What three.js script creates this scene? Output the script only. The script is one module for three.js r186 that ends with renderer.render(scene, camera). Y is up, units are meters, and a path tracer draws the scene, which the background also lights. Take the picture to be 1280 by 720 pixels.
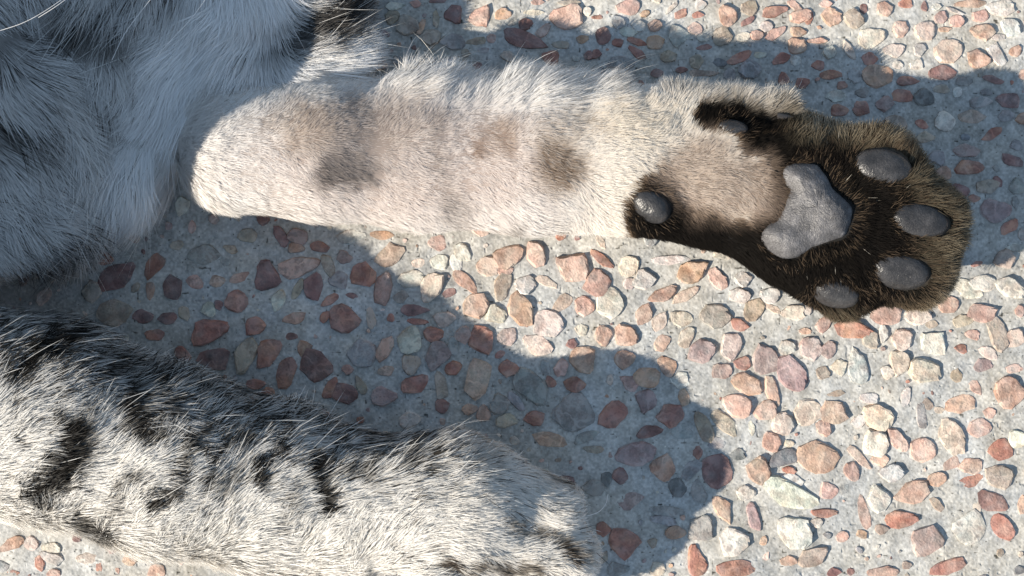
import * as THREE from 'three';
import { mergeGeometries, toCreasedNormals } from 'three/addons/utils/BufferGeometryUtils.js';

// ------------------------------------------------------------------ camera, sky, sun, exposure
const U = 0.22 / 1280;                 // metres per unit; all shapes below are laid out in these units (about 1/6 mm)
const HC = 0.30 / U;                   // camera height in units
const scene = new THREE.Scene();
const camera = new THREE.PerspectiveCamera(2 * Math.atan(0.22 * 9 / 16 / 2 / 0.30) * 180 / Math.PI, 16 / 9, 0.01, 60);
camera.up.set(0, 0, -1);
camera.position.set(0, 0.30, 0);
camera.lookAt(0, 0, 0);

const skyW = 64, skyH = 32, skyData = new Float32Array(skyW * skyH * 4);
for (let j = 0; j < skyH; j++) for (let i = 0; i < skyW; i++) {
  const up = Math.sin(((j + 0.5) / skyH - 0.5) * Math.PI), t = Math.pow(Math.max(0, up), 0.55), o = (j * skyW + i) * 4;
  const hz = [0.28, 0.345, 0.42], zn = [0.132, 0.204, 0.308], gr = [0.13, 0.125, 0.115];
  for (let c = 0; c < 3; c++) skyData[o + c] = up > 0 ? hz[c] + (zn[c] - hz[c]) * t : gr[c];
  skyData[o + 3] = 1;
}
const sky = new THREE.DataTexture(skyData, skyW, skyH, THREE.RGBAFormat, THREE.FloatType);
sky.mapping = THREE.EquirectangularReflectionMapping; sky.magFilter = THREE.LinearFilter; sky.needsUpdate = true;
scene.background = sky; scene.environment = sky;

const SUN_EL = 30 * Math.PI / 180, SUN_AZ = 27 * Math.PI / 180;     // low sun from the lower left of the picture
const toSun = new THREE.Vector3(-Math.cos(SUN_AZ) * Math.cos(SUN_EL), Math.sin(SUN_EL), Math.sin(SUN_AZ) * Math.cos(SUN_EL));
const sun = new THREE.DirectionalLight(new THREE.Color().setRGB(1, 0.915, 0.79), 5);
sun.position.copy(toSun).multiplyScalar(1); sun.target.position.set(0, 0, 0);
sun.castShadow = true; sun.shadow.mapSize.set(4096, 4096);
Object.assign(sun.shadow.camera, { left: -0.25, right: 0.25, top: 0.25, bottom: -0.25, near: 0.1, far: 3 });
sun.shadow.bias = -0.0002; sun.shadow.radius = 1;
scene.add(sun, sun.target);

const renderer = new THREE.WebGLRenderer({ antialias: true });
renderer.setSize(1024, 576);
renderer.toneMapping = THREE.LinearToneMapping;
renderer.toneMappingExposure = 1.56;
renderer.shadowMap.enabled = true; renderer.shadowMap.type = THREE.PCFSoftShadowMap;

// ------------------------------------------------------------------ small helpers
function rng(seed) { let a = seed | 0; return () => { a = (a + 0x6d2b79f5) | 0; let t = Math.imul(a ^ (a >>> 15), 1 | a); t = (t + Math.imul(t ^ (t >>> 7), 61 | t)) ^ t; return ((t ^ (t >>> 14)) >>> 0) / 4294967296; }; }
const clamp = (x, a = 0, b = 1) => (x < a ? a : x > b ? b : x);
const mix = (a, b, t) => a + (b - a) * t;
const sstep = (a, b, x) => { const t = clamp((x - a) / (b - a)); return t * t * (3 - 2 * t); };
const mix3 = (a, b, t) => [mix(a[0], b[0], t), mix(a[1], b[1], t), mix(a[2], b[2], t)];
function hash(i, j, k) { let h = Math.imul(i, 374761393) ^ Math.imul(j, 668265263) ^ Math.imul(k, 2147483647 - 58311); h = Math.imul(h ^ (h >>> 13), 1274126177); h ^= h >>> 16; h = Math.imul(h, 2246822519 | 0); return ((h ^ (h >>> 15)) >>> 0) / 4294967296; }
function vnoise(x, y, z, period = 0) {
  const i = Math.floor(x), j = Math.floor(y), k = Math.floor(z), f = (t) => t * t * (3 - 2 * t), u = f(x - i), v = f(y - j), w = f(z - k);
  const q = period ? (a) => ((a % period) + period) % period : (a) => a;
  const i0 = q(i), i1 = q(i + 1), j0 = q(j), j1 = q(j + 1);
  const a = mix(mix(hash(i0, j0, k), hash(i1, j0, k), u), mix(hash(i0, j1, k), hash(i1, j1, k), u), v);
  if (w === 0) return a;
  return mix(a, mix(mix(hash(i0, j0, k + 1), hash(i1, j0, k + 1), u), mix(hash(i0, j1, k + 1), hash(i1, j1, k + 1), u), v), w);
}
const fbm2 = (x, y, oct, seed, period) => { let s = 0, a = 0.5, n = 0; for (let o = 0; o < oct; o++) { s += a * vnoise(x, y, seed + o * 7, period); n += a; a *= 0.5; x *= 2; y *= 2; period *= 2; } return s / n; };
// plan position (in units) of what stands at height h above the ground
const px = (x, h) => (x - 640) * (1 - h / HC), pz = (y, h) => (y - 360) * (1 - h / HC);
const num = {};
const numbered = (name) => { const n = num[name] ?? 0; num[name] = n + 1; return n ? `${name}_${String(n).padStart(3, '0')}` : name; };
function part(name, geometry, material, parent) {
  const m = new THREE.Mesh(geometry, material);
  m.name = numbered(name); m.castShadow = m.receiveShadow = true;
  if (parent) parent.add(m);
  return m;
}
function dataTexture(n, fn, srgb) {
  const d = new Uint8Array(n * n * 4);
  for (let j = 0; j < n; j++) for (let i = 0; i < n; i++) { const c = fn(i, j), o = (j * n + i) * 4; d[o] = clamp(c[0]) * 255; d[o + 1] = clamp(c[1]) * 255; d[o + 2] = clamp(c[2]) * 255; d[o + 3] = 255; }
  const t = new THREE.DataTexture(d, n, n); t.wrapS = t.wrapT = THREE.RepeatWrapping; t.magFilter = THREE.LinearFilter; t.minFilter = THREE.LinearMipmapLinearFilter;
  if (srgb) t.colorSpace = THREE.SRGBColorSpace;
  t.needsUpdate = true; return t;
}

// ------------------------------------------------------------------ the pavement: a cement sheet with pebbles set in it
const pavement = new THREE.Group(); pavement.name = 'pavement';
pavement.userData = { kind: 'structure', label: 'pale grey cement paving set with red, pink and cream pebbles', category: 'pavement' };
scene.add(pavement);

const N = 1024;
const cementMap = dataTexture(N, (i, j) => {
  const x = i / N, y = j / N;
  const big = fbm2(x * 6, y * 6, 4, 11, 6), mid = fbm2(x * 48, y * 48, 3, 31, 48), fine = fbm2(x * 256, y * 256, 2, 51, 256);
  let v = 0.685 + (big - 0.5) * 0.16 + (mid - 0.5) * 0.16 + (fine - 0.5) * 0.22;
  const speck = vnoise(x * 190, y * 190, 71, 190); if (speck > 0.9) v -= (speck - 0.9) * 4.5;
  const warm = (vnoise(x * 20, y * 20, 91, 20) - 0.5) * 0.02;
  return [v + warm + 0.006, v - 0.002, v - warm * 1.5 - 0.024];
}, true);
const cementBump = dataTexture(N, (i, j) => {
  const x = i / N, y = j / N;
  let v = 0.35 + 0.25 * fbm2(x * 60, y * 60, 3, 131, 60) + 0.22 * fbm2(x * 220, y * 220, 2, 151, 220);
  const pit = vnoise(x * 120, y * 120, 171, 120); if (pit > 0.86) v -= (pit - 0.86) * 3.0;
  return [v, v, v];
});
for (const t of [cementMap, cementBump]) t.repeat.set(1 / 0.115, 1 / 0.115);
const cementMat = new THREE.MeshStandardMaterial({ map: cementMap, bumpMap: cementBump, bumpScale: 0.00045, roughness: 0.88 });
{
  const axis = (half, cell) => { const a = []; let p = 0, c = cell; while (p < 6) { a.push(p); if (p > half) c *= 1.35; p += c; } return [...a.slice(1).reverse().map((x) => -x), ...a]; };
  const xs = axis(0.125, 0.0006), zs = axis(0.075, 0.0006), P = [], T = [], I = [];
  for (const z of zs) for (const x of xs) {
    const near = 1 - sstep(0.13, 0.3, Math.hypot(x, z));
    const h = ((fbm2(x * 90, z * 90, 3, 201, 0) - 0.5) * 0.0009 + (fbm2(x * 420, z * 420, 2, 221, 0) - 0.5) * 0.00045) * near;
    P.push(x, h, z); T.push(x, -z);
  }
  for (let j = 0; j < zs.length - 1; j++) for (let i = 0; i < xs.length - 1; i++) { const a = j * xs.length + i, b = a + xs.length; I.push(a, b, a + 1, a + 1, b, b + 1); }
  const g = new THREE.BufferGeometry();
  g.setAttribute('position', new THREE.Float32BufferAttribute(P, 3)); g.setAttribute('uv', new THREE.Float32BufferAttribute(T, 2)); g.setIndex(I); g.computeVertexNormals();
  part('cement', g, cementMat, pavement);
}

const rockMap = dataTexture(512, (i, j) => {
  const x = i / 512, y = j / 512, a = fbm2(x * 10, y * 10, 5, 301, 10), b = fbm2(x * 64, y * 64, 2, 321, 64), vein = 1 - Math.abs(fbm2(x * 7, y * 7, 4, 341, 7) - 0.5) * 14;
  let v = 0.90 + (a - 0.5) * 0.36 + (b - 0.5) * 0.2;
  const w = Math.max(0, vein) * 0.22;
  const red = (fbm2(x * 14, y * 14, 3, 361, 14) - 0.5) * 0.14;
  return [v + w + red * 0.3, v + w - red * 0.35, v + w - red * 0.5];
}, true);
const rockBump = dataTexture(512, (i, j) => {
  const x = i / 512, y = j / 512, r = Math.abs(fbm2(x * 8, y * 8, 4, 401, 8) - 0.5) * 2, v = 0.3 + r * 0.8 + (fbm2(x * 70, y * 70, 3, 421, 70) - 0.5) * 0.35;
  return [v, v, v];
});
for (const t of [rockMap, rockBump]) t.repeat.set(1 / 0.022, 1 / 0.022);
const rockMat = new THREE.MeshStandardMaterial({ map: rockMap, bumpMap: rockBump, bumpScale: 0.00022, roughness: 0.6, vertexColors: true });

const TONES = { r: [0.42, 0.15, 0.095], p: [0.63, 0.375, 0.28], o: [0.56, 0.325, 0.20], w: [0.76, 0.71, 0.62], g: [0.36, 0.345, 0.33], m: [0.22, 0.085, 0.07], b: [0.45, 0.35, 0.255], k: [0.13, 0.13, 0.135], l: [0.77, 0.60, 0.49], d: [0.40, 0.26, 0.235] };
const SECOND = { r: [0.60, 0.30, 0.19], p: [0.72, 0.52, 0.41], o: [0.72, 0.50, 0.36], w: [0.64, 0.53, 0.42], g: [0.48, 0.44, 0.41], m: [0.40, 0.19, 0.15], b: [0.58, 0.45, 0.34], k: [0.26, 0.26, 0.26], l: [0.72, 0.62, 0.52], d: [0.55, 0.39, 0.34] };
const CEMENT = [0.46, 0.455, 0.44];
const rp = rng(77);
function pebbleGeometry(w, h, tone, rand, rise) {
  const n = w > 20 ? 15 : 11, rings = [[1.02, -0.9], [1.0, 0.0], [0.95, 0.62], [0.82, 0.95], [0.42, 1.0]];
  const sd = rand() * 1000, corner = [], nc = 4 + Math.floor(rand() * 3), co = rand() * 6.283;
  for (let c = 0; c < nc; c++) corner.push([co + (c + rand() * 0.8) / nc * 6.283, 0.80 + rand() * 0.30]);
  const tiltX = (rand() - 0.5) * 0.55, tiltZ = (rand() - 0.5) * 0.55, squeeze = (rand() - 0.5) * 0.55;
  const jr = 0.86 + rand() * 0.26, jg = jr * (0.93 + rand() * 0.14), jb = jg * (0.9 + rand() * 0.18);
  const P = [], C = [], T = [], I = [], uo = rand() * 7, vo = rand() * 7;
  const put = (x, y, z, rim) => {
    P.push(x * U, y * U, z * U); T.push(uo + x * U + y * U * 0.6, vo + z * U + y * U * 0.4);
    const k = vnoise(x / (w * 0.30) + sd, z / (w * 0.30), sd), k2 = vnoise(x / 5 + sd, z / 5, sd + 3);
    let col = mix3(TONES[tone], SECOND[tone], sstep(0.35, 0.85, k) * 0.8);
    const f = 0.82 + k2 * 0.36; col = [col[0] * f * jr, col[1] * f * jg, col[2] * f * jb];
    col = mix3(col, CEMENT, 0.10 + 0.12 * k2);
    const dust = rim * sstep(0.35, 0.75, vnoise(x / 7 + 9, z / 7 + sd, sd + 8));
    C.push(...mix3(col, CEMENT, dust * 0.85));
  };
  for (const [sc, y] of rings) for (let i = 0; i < n; i++) {
    const a = i / n * 6.28318;
    let r = 1.2;
    for (const [ca, cd] of corner) { const q = Math.cos(a - ca); if (q > 0.05) r = Math.min(r, cd / q); }   // irregular polygon outline
    r = mix(r, 1, 0.08) * (0.95 + 0.1 * vnoise(Math.cos(a) * 2 + sd, Math.sin(a) * 2, sd));
    r *= 0.97; const sk = 1 + squeeze * Math.cos(a), jit = sc < 0.99 ? 1 + (hash(i, Math.floor(sd), Math.round(sc * 10)) - 0.5) * 0.16 : 1;
    const x = Math.cos(a) * r * w / 2 * sc * jit, z = Math.sin(a) * r * sk * h / 2 * sc * jit;
    let yy = y * rise;
    if (y > 0) yy += (x / w * 2 * tiltX + z / h * 2 * tiltZ) * rise * 0.8 + (hash(i, 5, Math.floor(sd) + Math.round(sc * 10)) - 0.5) * rise * 0.26;
    put(x, y > 0 ? Math.max(0.4, yy) : yy, z, y < 0.6 ? 1 : 0.25);
  }
  put(0, rise * (1.0 + (rand() - 0.5) * 0.25), 0, 0.2);
  const R = rings.length;
  for (let k = 0; k < R - 1; k++) for (let i = 0; i < n; i++) { const a = k * n + i, b = k * n + (i + 1) % n, c = a + n, d = b + n; I.push(a, c, b, b, c, d); }
  for (let i = 0; i < n; i++) I.push((R - 1) * n + i, R * n, (R - 1) * n + (i + 1) % n);
  let g = new THREE.BufferGeometry();
  g.setAttribute('position', new THREE.Float32BufferAttribute(P, 3)); g.setAttribute('uv', new THREE.Float32BufferAttribute(T, 2)); g.setAttribute('color', new THREE.Float32BufferAttribute(C, 3)); g.setIndex(I);
  return toCreasedNormals(g, 0.62);
}
// where the pebbles lie: x y length width turn tone
const LAYOUT = `566 18 24 22 0 m;601 20 28 22 -60 p;629 17 22 16 0 o;657 29 18 16 0 m;653 48 58 20 18 m;680 37 22 13 -45 p;708 19 38 30 0 p;711 3 26 8 0 b;510 32 28 26 40 b;526 33 22 8 -70 o;539 46 26 22 0 b;566 52 30 20 0 g;596 51 28 10 -8 b;614 47 12 12 0 p;728 48 16 11 0 o;701 56 22 10 0 b;689 72 24 17 0 r;636 70 20 14 35 w;604 62 16 8 0 g;582 66 12 10 0 b;667 15 24 8 0 w;671 2 18 8 0 p;545 22 22 8 90 b;494 7 24 10 0 w;519 4 14 10 0 r;547 0 24 8 0 m;490 20 20 18 0 b;736 69 12 12 0 m;720 73 10 8 0 g;640 28 16 10 0 g;734 14 12 12 0 w;
785 9 28 22 0 p;852 17 18 11 -25 r;840 9 20 6 -45 w;877 5 14 12 0 w;873 18 14 8 0 r;911 19 24 24 0 p;937 9 22 18 0 b;969 14 32 16 -15 r;993 6 20 10 25 p;1000 20 30 18 -10 p;747 21 16 5 0 r;773 27 22 16 0 g;807 16 14 8 -20 o;798 32 20 14 20 w;820 32 18 14 0 o;848 44 25 24 0 w;869 35 18 16 50 p;880 47 18 12 0 w;902 45 25 23 0 b;935 26 20 9 -25 m;929 45 18 12 0 w;947 44 16 12 0 p;958 32 16 14 0 w;971 40 30 12 -30 p;998 39 20 14 0 o;753 45 22 20 90 m;773 53 14 12 0 r;787 39 24 12 0 w;795 51 26 9 18 r;820 53 22 20 0 o;746 67 12 12 0 m;796 65 26 12 30 r;775 78 34 16 0 g;837 70 20 16 0 b;870 77 20 18 90 b;881 59 22 9 -10 m;924 72 30 13 -25 r;899 78 18 10 10 k;951 68 16 8 0 w;977 73 24 12 -35 r;997 57 24 20 0 p;995 75 14 12 0 w;880 91 34 9 0 b;913 92 16 14 90 g;938 87 30 26 0 g;980 98 16 14 90 r;852 87 16 8 0 m;822 91 16 10 0 m;753 87 10 9 0 k;1004 103 18 14 0 r;
1033 4 18 10 0 p;1012 21 20 10 90 r;1040 21 24 22 0 p;1068 23 26 24 0 b;1080 10 14 10 90 m;1107 11 22 20 0 p;1132 4 20 12 0 r;1156 7 14 8 90 m;1172 8 14 8 0 w;1196 14 24 5 22 w;1212 4 38 10 0 o;1252 9 36 20 0 w;1177 22 18 16 0 p;1197 26 18 14 0 p;1227 20 22 15 0 p;1263 34 26 22 30 w;1182 36 18 6 0 p;1229 40 28 20 0 p;1248 46 18 8 0 w;1126 35 22 20 90 p;1156 37 25 23 0 l;1091 46 40 24 -15 w;1022 50 24 7 0 p;1037 65 18 16 0 w;1062 63 26 10 60 l;1118 62 26 18 0 l;1150 61 18 16 -60 w;1187 62 38 32 0 l;1088 73 20 15 0 r;1146 80 18 13 0 w;1223 73 28 22 0 o;1248 69 32 16 60 w;1270 64 14 14 0 o;1023 81 16 12 0 r;1122 81 16 10 0 w;
1040 93 26 12 0 r;1069 95 20 18 0 g;1098 95 36 32 0 o;1136 101 26 11 0 r;1178 90 32 18 0 m;1206 102 20 12 0 g;1242 99 28 9 15 m;1053 106 14 10 0 r;1079 115 18 14 0 g;1044 120 24 15 0 w;1129 119 28 18 0 r;1155 122 26 22 0 k;1178 111 20 10 0 b;1198 115 14 12 90 w;1228 127 28 14 0 g;1233 115 14 8 0 g;1262 125 32 20 0 m;1107 129 22 20 0 d;1077 135 20 20 0 r;1050 138 22 14 0 r;1120 154 28 22 0 b;1182 152 28 22 30 w;1217 145 32 16 0 b;1259 144 20 14 0 g;1278 148 16 14 0 o;1153 155 18 10 20 r;1158 171 22 14 0 b;1241 167 28 14 -35 r;1207 171 12 9 0 k;1209 188 32 16 0 d;1173 197 22 18 0 g;1212 209 34 20 0 r;1267 201 28 14 28 m;1180 216 20 16 0 o;1272 182 16 14 0 g;
1202 237 22 14 30 m;1219 248 14 10 0 r;1236 233 30 17 0 b;1249 227 14 10 40 m;1246 263 34 30 0 d;1262 284 28 14 -40 r;1273 233 20 18 90 g;1229 284 10 9 0 g;1271 253 14 10 90 g;1222 329 18 9 -25 r;1257 323 28 26 90 b;1271 309 24 10 0 w;1278 293 14 10 90 w;
129 322 24 18 0 r;146 344 48 28 -40 m;192 332 36 18 -60 r;220 306 16 12 0 b;254 319 38 26 0 g;281 327 14 12 0 g;287 311 18 10 20 b;114 364 28 24 90 b;168 360 16 8 -50 b;187 364 24 12 90 o;215 359 30 26 90 m;244 353 24 16 20 p;271 351 18 16 0 o;299 346 26 12 -20 p;294 377 30 28 -60 r;260 387 18 18 0 w;273 381 14 12 40 m;143 390 42 30 -25 b;178 396 24 18 0 m;208 397 22 15 0 m;229 392 18 14 90 b;194 419 26 15 0 r;113 331 18 18 0 g;84 335 40 30 90 g;310 295 26 16 0 b;
261 415 50 30 -15 r;318 407 28 20 -40 r;267 448 38 28 0 m;306 445 44 26 -70 b;334 441 44 24 -60 r;357 466 40 26 -70 r;368 398 28 16 -10 p;406 396 16 10 -60 r;364 420 16 10 0 m;380 436 20 20 0 o;395 457 40 38 0 m;429 400 40 34 0 r;434 462 14 12 0 p;412 486 34 14 -60 r;318 480 26 14 0 r;334 494 24 16 90 r;430 492 30 26 0 m;
334 345 40 28 90 m;372 333 50 24 -15 p;392 359 36 26 -80 m;410 333 34 16 70 b;430 322 20 18 0 d;423 350 26 24 0 g;347 376 26 18 -80 w;371 363 28 10 -65 b;412 375 24 10 -30 r;440 370 18 8 20 m;454 342 32 30 90 r;478 361 44 24 -80 p;487 319 44 24 -30 b;439 295 38 18 0 w;477 294 30 12 0 o;371 295 24 22 0 d;351 296 30 14 60 m;399 309 24 14 0 r;369 310 22 14 0 o;513 349 34 20 -10 w;538 359 40 26 -60 l;501 371 20 16 0 g;519 388 32 14 0 m;521 402 26 8 5 r;463 397 26 11 80 b;488 397 10 10 0 r;546 304 24 20 0 p;548 328 22 18 0 w;522 329 18 12 0 l;556 399 28 18 0 l;562 366 20 12 -30 m;
451 441 34 32 0 g;481 436 34 18 -75 p;511 425 33 32 0 w;542 418 28 20 -15 r;546 446 36 28 -60 d;566 432 24 14 80 g;578 419 20 20 0 p;603 424 38 30 90 r;635 420 26 22 0 l;672 431 36 24 30 l;625 443 16 10 -30 r;513 456 26 22 90 b;482 464 22 12 0 p;567 460 20 18 0 r;517 480 36 22 -15 r;551 483 36 16 80 b;596 475 50 30 -80 o;635 460 26 20 0 r;664 485 56 32 40 g;625 504 28 24 90 g;645 502 30 14 45 g;668 523 24 20 0 r;633 526 26 16 0 b;586 512 20 14 0 o;604 517 20 16 90 o;552 508 20 16 0 m;479 497 30 24 0 d;450 481 26 10 60 b;682 459 20 12 80 g;688 477 16 12 50 r;660 403 12 11 0 r;
635 320 36 30 0 p;670 318 38 22 55 p;717 333 42 36 20 p;753 324 36 13 38 r;785 333 28 26 0 w;609 333 34 24 0 l;582 353 36 16 50 p;627 359 34 22 -70 b;631 339 22 14 0 p;657 357 25 24 0 w;683 352 32 12 25 l;747 353 36 32 -30 p;596 383 36 28 -20 p;620 393 26 24 0 w;652 388 44 28 65 o;684 404 40 32 20 l;702 379 34 16 -45 b;730 383 26 24 90 p;761 379 40 34 80 w;578 316 24 20 60 w;570 331 24 14 80 w;755 420 24 20 60 p;784 420 32 26 0 p;806 392 30 20 -70 p;787 355 14 14 0 w;727 412 16 14 0 w;804 349 30 24 -20 w;715 430 14 14 0 m;752 303 18 10 60 l;
728 451 34 31 80 o;701 460 22 18 -60 p;780 450 28 22 0 p;809 471 38 26 20 o;833 457 28 20 45 o;829 428 24 18 -60 p;876 440 38 30 -20 d;719 481 26 20 20 r;788 479 28 18 25 p;718 518 49 46 0 g;765 519 40 28 -25 r;807 502 28 24 90 d;839 518 38 30 0 r;811 540 32 18 -10 m;853 540 26 20 0 g;689 550 44 16 10 o;733 546 34 12 -25 g;880 534 40 18 65 b;855 495 24 14 80 o;849 475 24 20 0 w;
839 325 44 12 0 w;868 339 38 28 -30 o;899 349 34 20 45 p;829 368 36 18 -15 p;857 369 36 14 -30 l;825 402 24 18 -60 l;853 399 30 22 0 l;895 395 44 28 0 b;857 422 28 18 -60 w;930 349 20 18 0 w;924 369 28 20 0 w;943 389 32 24 -70 b;963 369 26 20 0 w;925 407 24 14 20 r;967 386 24 10 25 l;993 391 30 18 0 l;1009 388 16 12 0 w;1032 404 26 16 -45 p;914 433 36 25 -80 l;985 435 24 18 0 w;1013 437 32 30 0 l;1007 414 16 10 0 p;1036 436 24 20 -50 d;
1067 412 46 24 5 r;1110 393 38 28 0 p;1147 394 34 24 0 l;1186 382 24 20 0 p;1165 406 18 9 0 b;1204 401 26 14 -10 b;1229 392 38 24 0 p;1217 418 20 12 20 p;1129 424 28 27 0 l;1125 453 33 21 -85 l;1167 429 38 28 20 w;1202 436 16 12 0 r;1249 420 48 26 70 b;1157 463 40 30 20 w;1237 442 26 12 30 l;1231 457 24 16 0 d;1196 469 18 16 90 b;1073 458 46 23 80 w;1049 459 20 20 0 w;1089 426 22 20 0 w;1105 418 22 14 90 w;1110 465 20 14 50 w;1208 361 40 18 20 w;1227 354 34 22 0 w;1265 361 40 24 25 w;1270 461 24 12 0 p;1276 389 18 12 90 p;1270 422 26 24 0 l;1264 477 22 10 20 p;1220 484 24 13 55 p;
956 450 38 34 60 d;929 454 22 18 0 r;903 464 26 22 0 d;935 481 38 28 20 o;991 467 54 32 55 d;1006 476 12 11 0 m;966 488 38 16 70 p;922 508 36 30 20 p;957 514 28 24 0 p;979 529 30 28 90 l;905 529 46 20 45 b;1010 515 39 36 60 l;1043 516 34 30 20 p;1030 535 22 21 0 p;1029 466 18 18 0 b;1045 492 24 8 -12 b;964 553 25 22 80 p;1088 498 24 14 0 w;1075 527 20 14 -20 w;1097 520 40 32 45 l;1096 555 34 32 0 l;940 535 20 8 80 w;987 555 12 10 0 l;897 555 24 16 0 g;923 568 20 14 0 k;
1122 549 36 20 42 p;1154 563 38 32 20 p;1191 547 50 30 52 l;1224 535 27 25 0 p;1200 505 44 22 -15 p;1238 517 16 14 0 p;1265 492 40 36 20 o;1251 563 34 26 0 r;1133 497 28 12 100 w;1153 520 36 13 85 g;1160 506 16 13 40 b;1175 513 14 8 0 l;1101 576 22 14 0 p;1189 580 24 14 -35 p;1214 582 30 22 0 p;1274 549 26 22 0 w;
795 568 52 28 0 d;830 584 32 30 90 o;776 595 20 20 0 m;759 599 18 16 90 k;742 611 28 20 0 g;787 626 36 20 -15 d;832 639 44 14 5 g;830 651 40 12 10 g;848 611 26 24 90 k;874 616 34 18 60 g;897 589 42 34 70 m;865 587 32 18 -45 g;873 565 18 12 90 r;781 680 40 37 90 r;755 662 20 18 0 r;773 712 28 18 0 g;755 697 16 10 -60 b;845 667 24 18 0 o;816 679 12 12 0 b;877 660 36 32 90 g;904 636 38 18 65 p;871 702 38 23 80 r;822 712 20 16 0 l;921 711 46 24 0 r;742 562 26 9 0 b;705 607 32 28 30 m;919 677 40 34 -20 w;
950 589 36 32 80 p;979 574 36 20 -15 k;1023 572 54 38 0 o;987 588 20 10 10 r;992 600 28 12 20 w;987 618 72 32 20 w;1036 613 24 20 0 p;1065 589 24 20 70 p;1074 572 40 10 45 l;1056 611 16 12 90 g;1030 642 34 11 3 r;993 666 44 40 30 w;1020 654 16 12 20 w;942 647 36 15 75 d;933 616 22 18 0 w;1081 641 46 13 80 p;1018 696 38 22 -20 b;987 702 24 14 0 p;1043 716 18 12 0 m;1075 688 12 6 30 g;
1117 591 32 22 10 w;1099 622 36 27 70 w;1140 616 44 26 -20 p;1171 600 24 20 0 o;1211 603 43 14 -18 r;1250 596 36 31 20 b;1242 628 40 23 22 m;1253 660 38 24 48 r;1214 662 46 43 60 w;1128 649 40 22 5 r;1159 676 46 40 0 d;1171 630 24 11 50 b;1102 662 18 12 0 b;1221 636 20 10 80 l;1184 709 46 20 -20 r;1275 713 14 12 0 k;1278 633 26 12 90 p;1103 716 38 14 0 p;1134 707 12 10 0 b;
13 680 34 16 -30 o;39 680 18 18 0 l;48 704 20 12 75 r;64 685 24 14 0 w;64 698 30 14 25 w;107 698 26 16 0 w;123 709 22 9 85 r;162 700 18 16 0 o;16 717 18 10 0 r;66 717 18 10 0 p;195 715 24 16 0 p;3 709 20 14 0 g`;
const stones = LAYOUT.split(';').map((s) => s.trim().split(' ')).map(([x, y, w, h, a, t]) => ({ x: +x, y: +y, w: +w * 1.03, h: +h * 1.05, a: +a, t })).sort((a, b) => b.w * b.h - a.w * a.h);
const setStone = (m, s) => { m.position.set(px(s.x, 3) * U, -0.00004, pz(s.y, 3) * U); m.rotation.y = -s.a * Math.PI / 180; };
const chips = [];
const rise = (s) => clamp(s.h * 0.155, 1.5, 4.6) * (0.75 + 0.55 * rp());
stones.forEach((s, i) => {
  const g = pebbleGeometry(s.w, s.h, s.t, rp, rise(s));
  if (i < 300) setStone(part('pebble', g, rockMat, pavement), s);
  else { const m = new THREE.Mesh(g); setStone(m, s); m.updateMatrix(); chips.push(g.clone().applyMatrix4(m.matrix)); }
});
{ // gaps: a few more stones where nothing lies, then small chips
  const taken = stones.map((s) => [s.x, s.y, (s.w + s.h) / 4]), keys = 'rpowgmblldpw';
  const grid = new Map(), key = (x, y) => Math.floor(x / 60) + ',' + Math.floor(y / 60);
  const add = (q) => { const k = key(q[0], q[1]); if (!grid.has(k)) grid.set(k, []); grid.get(k).push(q); };
  taken.forEach(add);
  const clear = (x, y, r) => { for (let i = -1; i < 2; i++) for (let j = -1; j < 2; j++) for (const q of grid.get((Math.floor(x / 60) + i) + ',' + (Math.floor(y / 60) + j)) ?? []) if (Math.hypot(q[0] - x, q[1] - y) < r + q[2] + 2) return false; return true; };
  for (const [tries, lo, hi, pad] of [[9000, 15, 30, 5], [1500, 8, 14, 3], [3200, 3.5, 8, 2]]) for (let k = 0; k < tries; k++) {
    const x = -60 + rp() * 1400, y = -60 + rp() * 840, w = lo + rp() * (hi - lo), inFrame = lo > 10 && x > 440 && x < 1280 && y > -5 && (y < 100 || y > 400);
    if (!clear(x, y, w * 0.5 + pad + (inFrame ? 6 : 0))) continue;
    const s = { x, y, w, h: w * (0.55 + rp() * 0.4), a: rp() * 180, t: keys[Math.floor(rp() * keys.length)] };
    add([x, y, w * 0.45]);
    const g = pebbleGeometry(s.w, s.h, s.t, rp, clamp(s.h * 0.2, 1.1, 5)); const m = new THREE.Mesh(g); setStone(m, s); m.updateMatrix(); chips.push(g.applyMatrix4(m.matrix));
  }
  part('small_pebble', mergeGeometries(chips), rockMat, pavement).userData = { kind: 'stuff' };
  // the paving goes on beyond the picture
  const spots = [[], [], [], []];
  for (let k = 0; k < 26000; k++) {
    const x = 640 + (rp() - 0.5) * 4600, y = 360 + (rp() - 0.5) * 3600;
    if (x > -70 && x < 1350 && y > -70 && y < 790) continue;
    const w = 14 + rp() * 30; if (!clear(x, y, w * 0.5)) continue;
    add([x, y, w * 0.45]); spots[k % 4].push([x, y, w]);
  }
  const M = new THREE.Matrix4(), Q = new THREE.Quaternion(), Y = new THREE.Vector3(0, 1, 0), c = new THREE.Color();
  spots.forEach((list, v) => {
    const im = new THREE.InstancedMesh(pebbleGeometry(30, 23, 'l', rp, 4.5), rockMat, list.length);
    list.forEach(([x, y, w], i) => {
      M.compose(new THREE.Vector3(px(x, 0) * U, 0, pz(y, 0) * U), Q.setFromAxisAngle(Y, rp() * 6.28), new THREE.Vector3(w / 30, w / 34, w / 30)); im.setMatrixAt(i, M);
      const t = TONES[keys[Math.floor(rp() * keys.length)]]; im.setColorAt(i, c.setRGB(t[0] / 0.68, t[1] / 0.52, t[2] / 0.41));
    });
    im.name = numbered('far_pebble'); im.userData = { kind: 'stuff' }; im.castShadow = im.receiveShadow = true; pavement.add(im);
  });
}

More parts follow.
